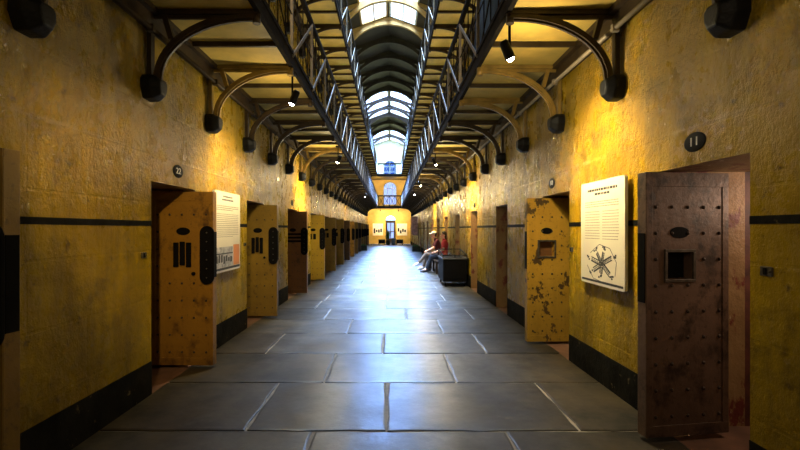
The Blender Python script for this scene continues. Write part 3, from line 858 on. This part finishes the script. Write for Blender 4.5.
MB().box(-.42, .06, -.01, .01, -.25, 1.1).build('cloth', M['banner'], r); MB().tube([(-.45, 0, 1.1), (.09, 0, 1.1)], .015, 8).build('rod', M['iron'], r)

# blue sheet and small cloth on the right gallery
def cloth(label, loc, ly, lz, m, seed):
    b = MB(); n = 14; k = 8; rng = random.Random(seed); vs = []
    for i in range(n+1):
        row = []
        for j in range(k+1): row.append(b.bm.verts.new((.03*math.sin(i*1.1+j*.2)+.008*rng.random(), ly*i/n, -lz*j/k*(1-.1*math.sin(i*.9)))))
        vs.append(row)
    for i in range(n):
        for j in range(k): b.bm.faces.new((vs[i][j], vs[i+1][j], vs[i+1][j+1], vs[i][j+1])).smooth = True
    o = b.build('blue_cloth', m, loc=loc); tag(o, label, 'cloth'); return o
cloth('dark blue sheet behind the right lower gallery railing', (GX+.12, 3.15, G1+1.08), 2.9, .92, M['blue'], 1)  # sheet added as a plain dark blue area
cloth('small bright blue cloth tied low on the right gallery railing', (GX+.08, 6.95, G1+.40), .42, .285, M['blue_bright'], 2)

# ------------------------------------------------------------------ black case on castors
r = thing('display_case', 'black display case with pale-edged glass top on castors by right wall', 'display case', (1.745, 11.95, 0))
hx, hy = .31, .55
MB().box(-hx, hx, -hy, hy, .13, .72).build('body', M['blackmetal'], r, .012)
b = MB()
for x in (-hx, hx):
    b.bar((x, -hy, .735), (x, hy, .735), .035, .035)
for y in (-hy, hy): b.bar((-hx-.017, y, .735), (hx+.017, y, .735), .035, .035)
b.build('rim', M['greymetal'], r)
b = MB()
for x in (-hx, 0, hx): b.bar((x, -hy+.02, .75), (x, -hy+.02, .82), .02, .02)
for x in (-hx, hx): b.bar((x, hy, .75), (x, hy, .93), .02, .02); b.bar((x, -hy+.02, .82), (x, hy, .93), .022, .022)
b.bar((-hx, -hy+.02, .82), (hx, -hy+.02, .82), .022, .022); b.bar((-hx, hy, .93), (hx, hy, .93), .022, .022)
b.build('top_frame', M['blackmetal'], r)
b = MB(); b.quad((-hx, -hy+.02, .825), (hx, -hy+.02, .825), (hx, hy, .935), (-hx, hy, .935)); b.build('glass_top', M['glass'], r)
MB().box(-hx+.03, hx-.03, -hy-.006, -hy+.002, .20, .66).build('front_panel', M['plate'], r, .004)
for sx in (-1, 1):
    for sy in (-1, 1):
        x, y = sx*(hx-.06), sy*(hy-.07)
        c = MB().box(x-.03, x+.03, y-.03, y+.03, .09, .13).build('castor', M['greymetal'], r)
        MB().tube([(x-.018, y, .055), (x+.018, y, .055)], .05, 14).build('wheel', M['plate'], c)

# bench of the seated visitors
r = thing('long_bench', 'dark wooden bench by right wall carrying the two seated visitors', 'bench', (1.80, 15.75, 0))
for k in range(4): MB().box(-.24+.125*k, -.13+.125*k, -1.25, 1.25, .40, .44).build('seat_slat', M['wood'], r, .006)
for y in (-1.05, 0, 1.05):
    MB().box(-.22, -.15, y-.04, y+.04, 0, .40).build('leg', M['wood'], r); MB().box(.15, .22, y-.04, y+.04, 0, .40).build('leg', M['wood'], r)
    MB().box(-.22, .22, y-.03, y+.03, .33, .40).build('rail', M['wood'], r)

# ------------------------------------------------------------------ people
def remeshed(b, name, m, parent, vox, sm=4, fac=.5):
    o = b.build(name, m, parent)
    q = o.modifiers.new('r', 'REMESH'); q.mode = 'VOXEL'; q.voxel_size = vox; q.use_smooth_shade = True
    q = o.modifiers.new('s', 'SMOOTH'); q.iterations = sm; q.factor = fac
    dg = bpy.context.evaluated_depsgraph_get(); me = bpy.data.meshes.new_from_object(o.evaluated_get(dg))
    me.materials.clear(); me.materials.append(m)
    o.modifiers.clear(); old = o.data; o.data = me; bpy.data.meshes.remove(old); me.name = name
    return o
def hand(b, wrist, d, n, side):
    """palm running along d, back of the hand towards n"""
    d = Vector(d).normalized(); n = Vector(n); n = (n-d*n.dot(d)).normalized(); u = d.cross(n)*side
    w = Vector(wrist)
    for k in range(4):
        o = u*(-.027+.018*k)
        b.capsule(w+o*.6+d*.015, w+o+d*.085, .014, .0125, 8)
        L = (.062, .074, .068, .052)[k]; p = w+o*1.05+d*.09
        p1 = p+d*L*.5-n*.006; p2 = p1+d*L*.32-n*.018; p3 = p2+d*L*.2-n*.018
        b.capsule(p, p1, .0090, .0085, 8); b.capsule(p1, p2, .0085, .0080, 8); b.capsule(p2, p3, .008, .0070, 8)
    p = w-u*.022+d*.025; p1 = p-u*.028+d*.032-n*.008; p2 = p1-u*.008+d*.030-n*.008
    b.capsule(p, p1, .013, .0105, 8); b.capsule(p1, p2, .0105, .0085, 8)
def person(label, base, J, shirt, trousers, shoe, cap, hair_long):
    """J: joints relative to base; the figure faces -x"""
    r = thing('person', label, 'person', base)
    V = {k: Vector(v) for k, v in J.items()}
    b = MB(); pel, ch, nk, hd = V['pelvis'], V['chest'], V['neck'], V['head']
    b.capsule(pel+Vector((0, -.08, 0)), pel+Vector((0, .08, 0)), .105, .105); mid = (pel+ch)/2
    for y in (-.05, .05): b.capsule(pel+Vector((0, y, 0)), mid+Vector((0, y, 0)), .10, .10); b.capsule(mid+Vector((0, y, 0)), ch+Vector((0, y*1.4, 0)), .10, .105)
    b.capsule(ch, nk, .09, .055); b.capsule(nk, hd+Vector((.01, 0, -.07)), .052, .05)
    f = V['face'].normalized()
    b.ball(hd+Vector((.012, 0, .025)), (.095, .076, .10)); b.ball(hd+f*.03+Vector((0, 0, -.04)), (.062, .056, .072))
    b.capsule(hd+f*.088+Vector((0, 0, .012)), hd+f*.108+Vector((0, 0, -.022)), .010, .015, 8)
    b.ball(hd+f*.078+Vector((0, 0, -.088)), .024)
    for y in (-.078, .078): b.ball(hd+Vector((.012, y, -.01)), (.022, .010, .032))
    for sd in ('l', 'r'):
        sh, el, wr, hp, kn, an = (V[q+'_'+sd] for q in ('shoulder', 'elbow', 'wrist', 'hip', 'knee', 'ankle'))
        b.capsule(ch+Vector((0, 0, .06)), sh, .06, .055); b.capsule(sh, el, .050, .040); b.capsule(el, wr, .040, .027)
        hand(b, wr, V['hand_'+sd], V['back_'+sd], 1 if sd == 'l' else -1)
        b.capsule(hp, kn, .082, .058); c = (kn*2+an)/3; b.capsule(kn, c, .055, .056); b.capsule(c, an, .056, .036)
        b.capsule(an, an+V['foot_'+sd]*.6, .034, .03)
    remeshed(b, 'body', M['skin'], r, .0065, 2)
    b = MB()
    b.capsule(pel+Vector((0, -.08, .03)), pel+Vector((0, .08, .03)), .118, .118)
    for y in (-.05, .05): b.capsule(pel+Vector((0, y, .03)), mid+Vector((0, y, 0)), .118, .115); b.capsule(mid+Vector((0, y, 0)), ch+Vector((0, y*1.4, 0)), .115, .120)
    b.capsule(ch, nk-Vector((0, 0, .02)), .10, .066)
    for sd in ('l', 'r'):
        sh, el = V['shoulder_'+sd], V['elbow_'+sd]; b.capsule(ch+Vector((0, 0, .06)), sh, .072, .068); b.capsule(sh, sh+(el-sh)*.62, .066, .060)
    remeshed(b, 'shirt', shirt, r, .014, 4)
    b = MB(); b.capsule(pel+Vector((0, -.08, -.01)), pel+Vector((0, .08, -.01)), .116, .116)
    for sd in ('l', 'r'):
        hp, kn, an = (V[q+'_'+sd] for q in ('hip', 'knee', 'ankle'))
        b.capsule(pel, hp, .11, .098); b.capsule(hp, kn, .098, .073); b.capsule(kn, kn+(an-kn)*.86, .071, .058)
    remeshed(b, 'trousers', trousers, r, .014, 4)
    for sd in ('l', 'r'):
        an = V['ankle_'+sd]; ft = V['foot_'+sd]
        b = MB(); up = Vector((0, 0, 1)); dn = -up if abs(ft.normalized().z) < .6 else Vector((.5, 0, -.6))
        b.capsule(an+dn*.035-ft*.18, an+dn*.045+ft*.55, .042, .044); b.capsule(an+dn*.045+ft*.5, an+dn*.052+ft*.9, .044, .032); b.capsule(an, an+dn*.03, .042, .043)
        remeshed(b, 'shoe', shoe, r, .010, 3)
    b = MB(); b.ball(hd+Vector((.026, 0, .045)), (.098, .084, .095))
    if hair_long: b.capsule(hd+Vector((.06, 0, .02)), hd+Vector((.075, 0, -.14)), .065, .045)
    else: b.ball(hd+Vector((.055, 0, .0)), (.062, .075, .08))
    remeshed(b, 'hair', M['hair'], r, .010, 3)
    if cap:
        b = MB(); b.ball(hd+Vector((.012, 0, .065)), (.106, .092, .078)); b.ball(hd+f*.115+Vector((0, 0, .062)), (.075, .07, .012)); remeshed(b, 'cap', M['cap'], r, .009, 3)
    for y in (-.032, .032):
        b = MB(); b.ball(hd+f*.083+Vector((0, y, .012)), (.009, .013, .008), 8); b.build('eye', M['eye'], r)
    b = MB(); b.ball(hd+f*.092+Vector((0, 0, -.055)), (.006, .024, .006), 8); b.build('mouth', M['lip'], r)
A = dict(pelvis=(0, 0, .565), chest=(-.07, 0, .98), neck=(-.13, 0, 1.15), head=(-.19, 0, 1.29), face=(-1, 0, -.25),
         shoulder_l=(-.08, -.185, 1.06), elbow_l=(-.22, -.22, .80), wrist_l=(-.40, -.12, .70), hand_l=(-1, .25, -.10), back_l=(-.1, 0, 1),
         shoulder_r=(-.08, .185, 1.06), elbow_r=(-.20, .22, .80), wrist_r=(-.38, .10, .72), hand_r=(-1, -.3, -.15), back_r=(-.1, 0, 1),
         hip_l=(-.04, -.10, .555), knee_l=(-.48, -.12, .58), ankle_l=(-.76, -.10, .26), foot_l=(-.20, 0, -.06),
         hip_r=(-.04, .10, .555), knee_r=(-.46, .14, .53), ankle_r=(-.56, .16, .095), foot_r=(-.22, 0, -.02))
person('person in dark maroon top and pale cap leaning forward, pale legs stretched out', (1.86, 16.2, 0), A, M['maroon'], M['khaki'], M['shoe_white'], True, False)
B = dict(pelvis=(0, 0, .565), chest=(.02, 0, .98), neck=(.0, 0, 1.15), head=(-.03, 0, 1.29), face=(-1, .1, -.1),
         shoulder_l=(.01, -.185, 1.06), elbow_l=(-.06, -.24, .79), wrist_l=(-.28, -.16, .70), hand_l=(-1, .2, -.1), back_l=(-.1, 0, 1),
         shoulder_r=(.01, .185, 1.06), elbow_r=(-.05, .24, .79), wrist_r=(-.28, .14, .70), hand_r=(-1, -.2, -.1), back_r=(-.1, 0, 1),
         hip_l=(-.04, -.10, .555), knee_l=(-.46, -.13, .53), ankle_l=(-.62, -.14, .095), foot_l=(-.22, 0, -.02),
         hip_r=(-.04, .10, .555), knee_r=(-.46, .14, .53), ankle_r=(-.52, .16, .095), foot_r=(-.22, 0, -.02))
person('long-haired person in bright red top seated on bench behind the black case', (1.95, 15.35, 0), B, M['red'], M['denim'], M['shoe_dark'], False, True)

# ------------------------------------------------------------------ spot lamps
def spot_lamp(loc, target, label, power, cone=110, blend=.9, col=(1, .84, .50)):
    r = thing('spot_lamp', label, 'lamp', loc, 0, 'gallery spot lamps')
    d = (Vector(target)-Vector(loc)).normalized(); R = d.to_track_quat('Z', 'Y').to_matrix().to_4x4()
    MB().lathe([(.030, -.15), (.042, -.13), (.046, .01), (.050, .02), (.046, .02)], seg=16, m=R).build('housing', M['blackmetal'], r)
    MB().ball(R @ Vector((0, 0, .015)), .036, 12).build('lens', M['bulb'], r)
    b = MB(); b.bar((0, 0, .04), (0, 0, G1-loc[2]-.0), .02, .02); b.box(-.05, .05, -.05, .05, G1-loc[2]-.03, G1-loc[2]); b.build('stem', M['blackmetal'], r)
    L = bpy.data.lights.new('spot', 'SPOT'); L.energy = power; L.color = col; L.spot_size = math.radians(cone); L.spot_blend = blend; L.shadow_soft_size = .04
    o = bpy.data.objects.new('spot_light', L); C.objects.link(o); o.location = Vector(loc)+d*.05
    o.rotation_euler = d.to_track_quat('-Z', 'Y').to_euler()
    L2 = bpy.data.lights.new('glow', 'POINT'); L2.energy = power*.13; L2.color = col; L2.shadow_soft_size = .05
    o = bpy.data.objects.new('glow_light', L2); C.objects.link(o); o.location = Vector(loc)+d*.30+Vector((0, 0, -.15))
LR = [(4.05, 'bright lamp under the right gallery nearest the viewer'), (10.70, 'small lit lamp under the right gallery, second from the viewer'),
      (16.0, 'small lit lamp under the right gallery, third from the viewer'), (20.0, 'small lit lamp under the right gallery, fourth from the viewer')]
LL = [(5.5, 'lit lamp under the left gallery nearest the viewer'), (10.35, 'small lit lamp under the left gallery, second from the viewer'), (21.4, 'tiny lit lamp under the left gallery, third from the viewer')]
PR = [210, 260, 260, 260]; PL = [130, 250, 130]
for (y, lab), p in zip(LR, PR): spot_lamp((1.16, y, 3.09), (W, y+.45, 1.3), lab, p)
for (y, lab), p in zip(LL, PL): spot_lamp((-1.16, y, 3.09), (-W, y+.45, 1.3), lab, p)
for x, sd in ((-.85, 'left'), (.85, 'right')):
    spot_lamp((x, 41.2, 3.2), (x*1.2, YE, 1.9), 'tiny lamp below the far bridge, on the %s' % sd, 260, 110, .8, (1, .82, .50))

# ------------------------------------------------------------------ daylight
w = bpy.data.worlds.new('sky'); S.world = w; w.use_nodes = True
bg = w.node_tree.nodes['Background']; bg.inputs['Color'].default_value = (.55, .70, 1, 1); bg.inputs['Strength'].default_value = 2.6
def area(loc, rot, sx, sy, power, col, spread=180):
    L = bpy.data.lights.new('sky_or_fill', 'AREA'); L.shape = 'RECTANGLE'; L.size = sx; L.size_y = sy; L.energy = power; L.color = col; L.spread = math.radians(spread)
    o = bpy.data.objects.new('sky_or_fill', L); C.objects.link(o); o.location = loc; o.rotation_euler = rot; return o
SKYC = (.33, .54, 1)
for (y0, y1, x0, x1), p, tilt, up, spr in zip(SKY, (4600, 5200, 5200), (0, -34, -20), (.5, 2.2, 1.6), (80, 84, 84)):
    area((0, (y0+y1)/2, APEX+up), (math.radians(tilt), 0, 0), 2*x1, y1-y0, p, SKYC, spr)
# cell lamp, then lights added without fixtures
L = bpy.data.lights.new('cell_light', 'POINT'); L.energy = 16; L.color = (1, .76, .56); L.shadow_soft_size = .08
o = bpy.data.objects.new('cell_light', L); C.objects.link(o); o.location = (3.35, 2.85, 1.75)
def spot(loc, target, power, cone, col):
    L = bpy.data.lights.new('spot', 'SPOT'); L.energy = power; L.color = col; L.spot_size = math.radians(cone); L.spot_blend = .8; L.shadow_soft_size = .06
    o = bpy.data.objects.new('spot_light', L); C.objects.link(o); o.location = loc; o.rotation_euler = (Vector(target)-Vector(loc)).to_track_quat('-Z', 'Y').to_euler()
for gy in (5.0, 11.0, 17.0, 24.0, 31.0, 38.0):  # added fill points brightening the upper soffits, no lamps stand here
    for sx in (-1, 1):
        L = bpy.data.lights.new('gallery_fill', 'POINT'); L.energy = 26; L.color = (1, .82, .55); L.shadow_soft_size = .15
        o = bpy.data.objects.new('gallery_fill', L); C.objects.link(o); o.location = (sx*1.75, gy, G1+.75)
for sx in (-1.2, 1.2): spot((sx, 41.0, G2-.15), (sx*.6, YE, G1+1.2), 120, 120, (1, .78, .42))
spot((-.6, .4, 3.2), (-2.15, 4.75, 1.2), 260, 34, (1, .70, .32))  # added unseen spot brightening the orange left door
spot((.7, -.6, 3.2), (2.2, 3.2, 1.7), 42, 36, (1, .78, .55))  # added unseen spot lifting the rusty right door
area((-1.1, -2.2, 2.9), (math.radians(72), 0, math.radians(-24)), 1.6, 1.4, 16, (1, .76, .42))  # added warm fill from behind the camera, not sky light

# ------------------------------------------------------------------ camera and view
cam = bpy.data.cameras.new('camera'); co = bpy.data.objects.new('camera', cam); C.objects.link(co)
co.location = (CX, 0, EYE); co.rotation_euler = (PI/2, 0, 0)
cam.sensor_width = 36; cam.lens = F/800*36; cam.shift_x = 10/800; cam.shift_y = 4/800; cam.clip_start = .05; cam.clip_end = 200
S.camera = co
S.view_settings.view_transform = 'Standard'; S.view_settings.look = 'None'; S.view_settings.exposure = 0.8
S.view_settings.use_curve_mapping = True
cm = S.view_settings.curve_mapping; cv = cm.curves[3]
cv.points.new(.20, .172); cv.points.new(.62, .68); cm.update()
S.cycles.max_bounces = 8; S.cycles.diffuse_bounces = 5; S.cycles.glossy_bounces = 4; S.cycles.transparent_max_bounces = 8
S.cycles.sample_clamp_indirect = 6
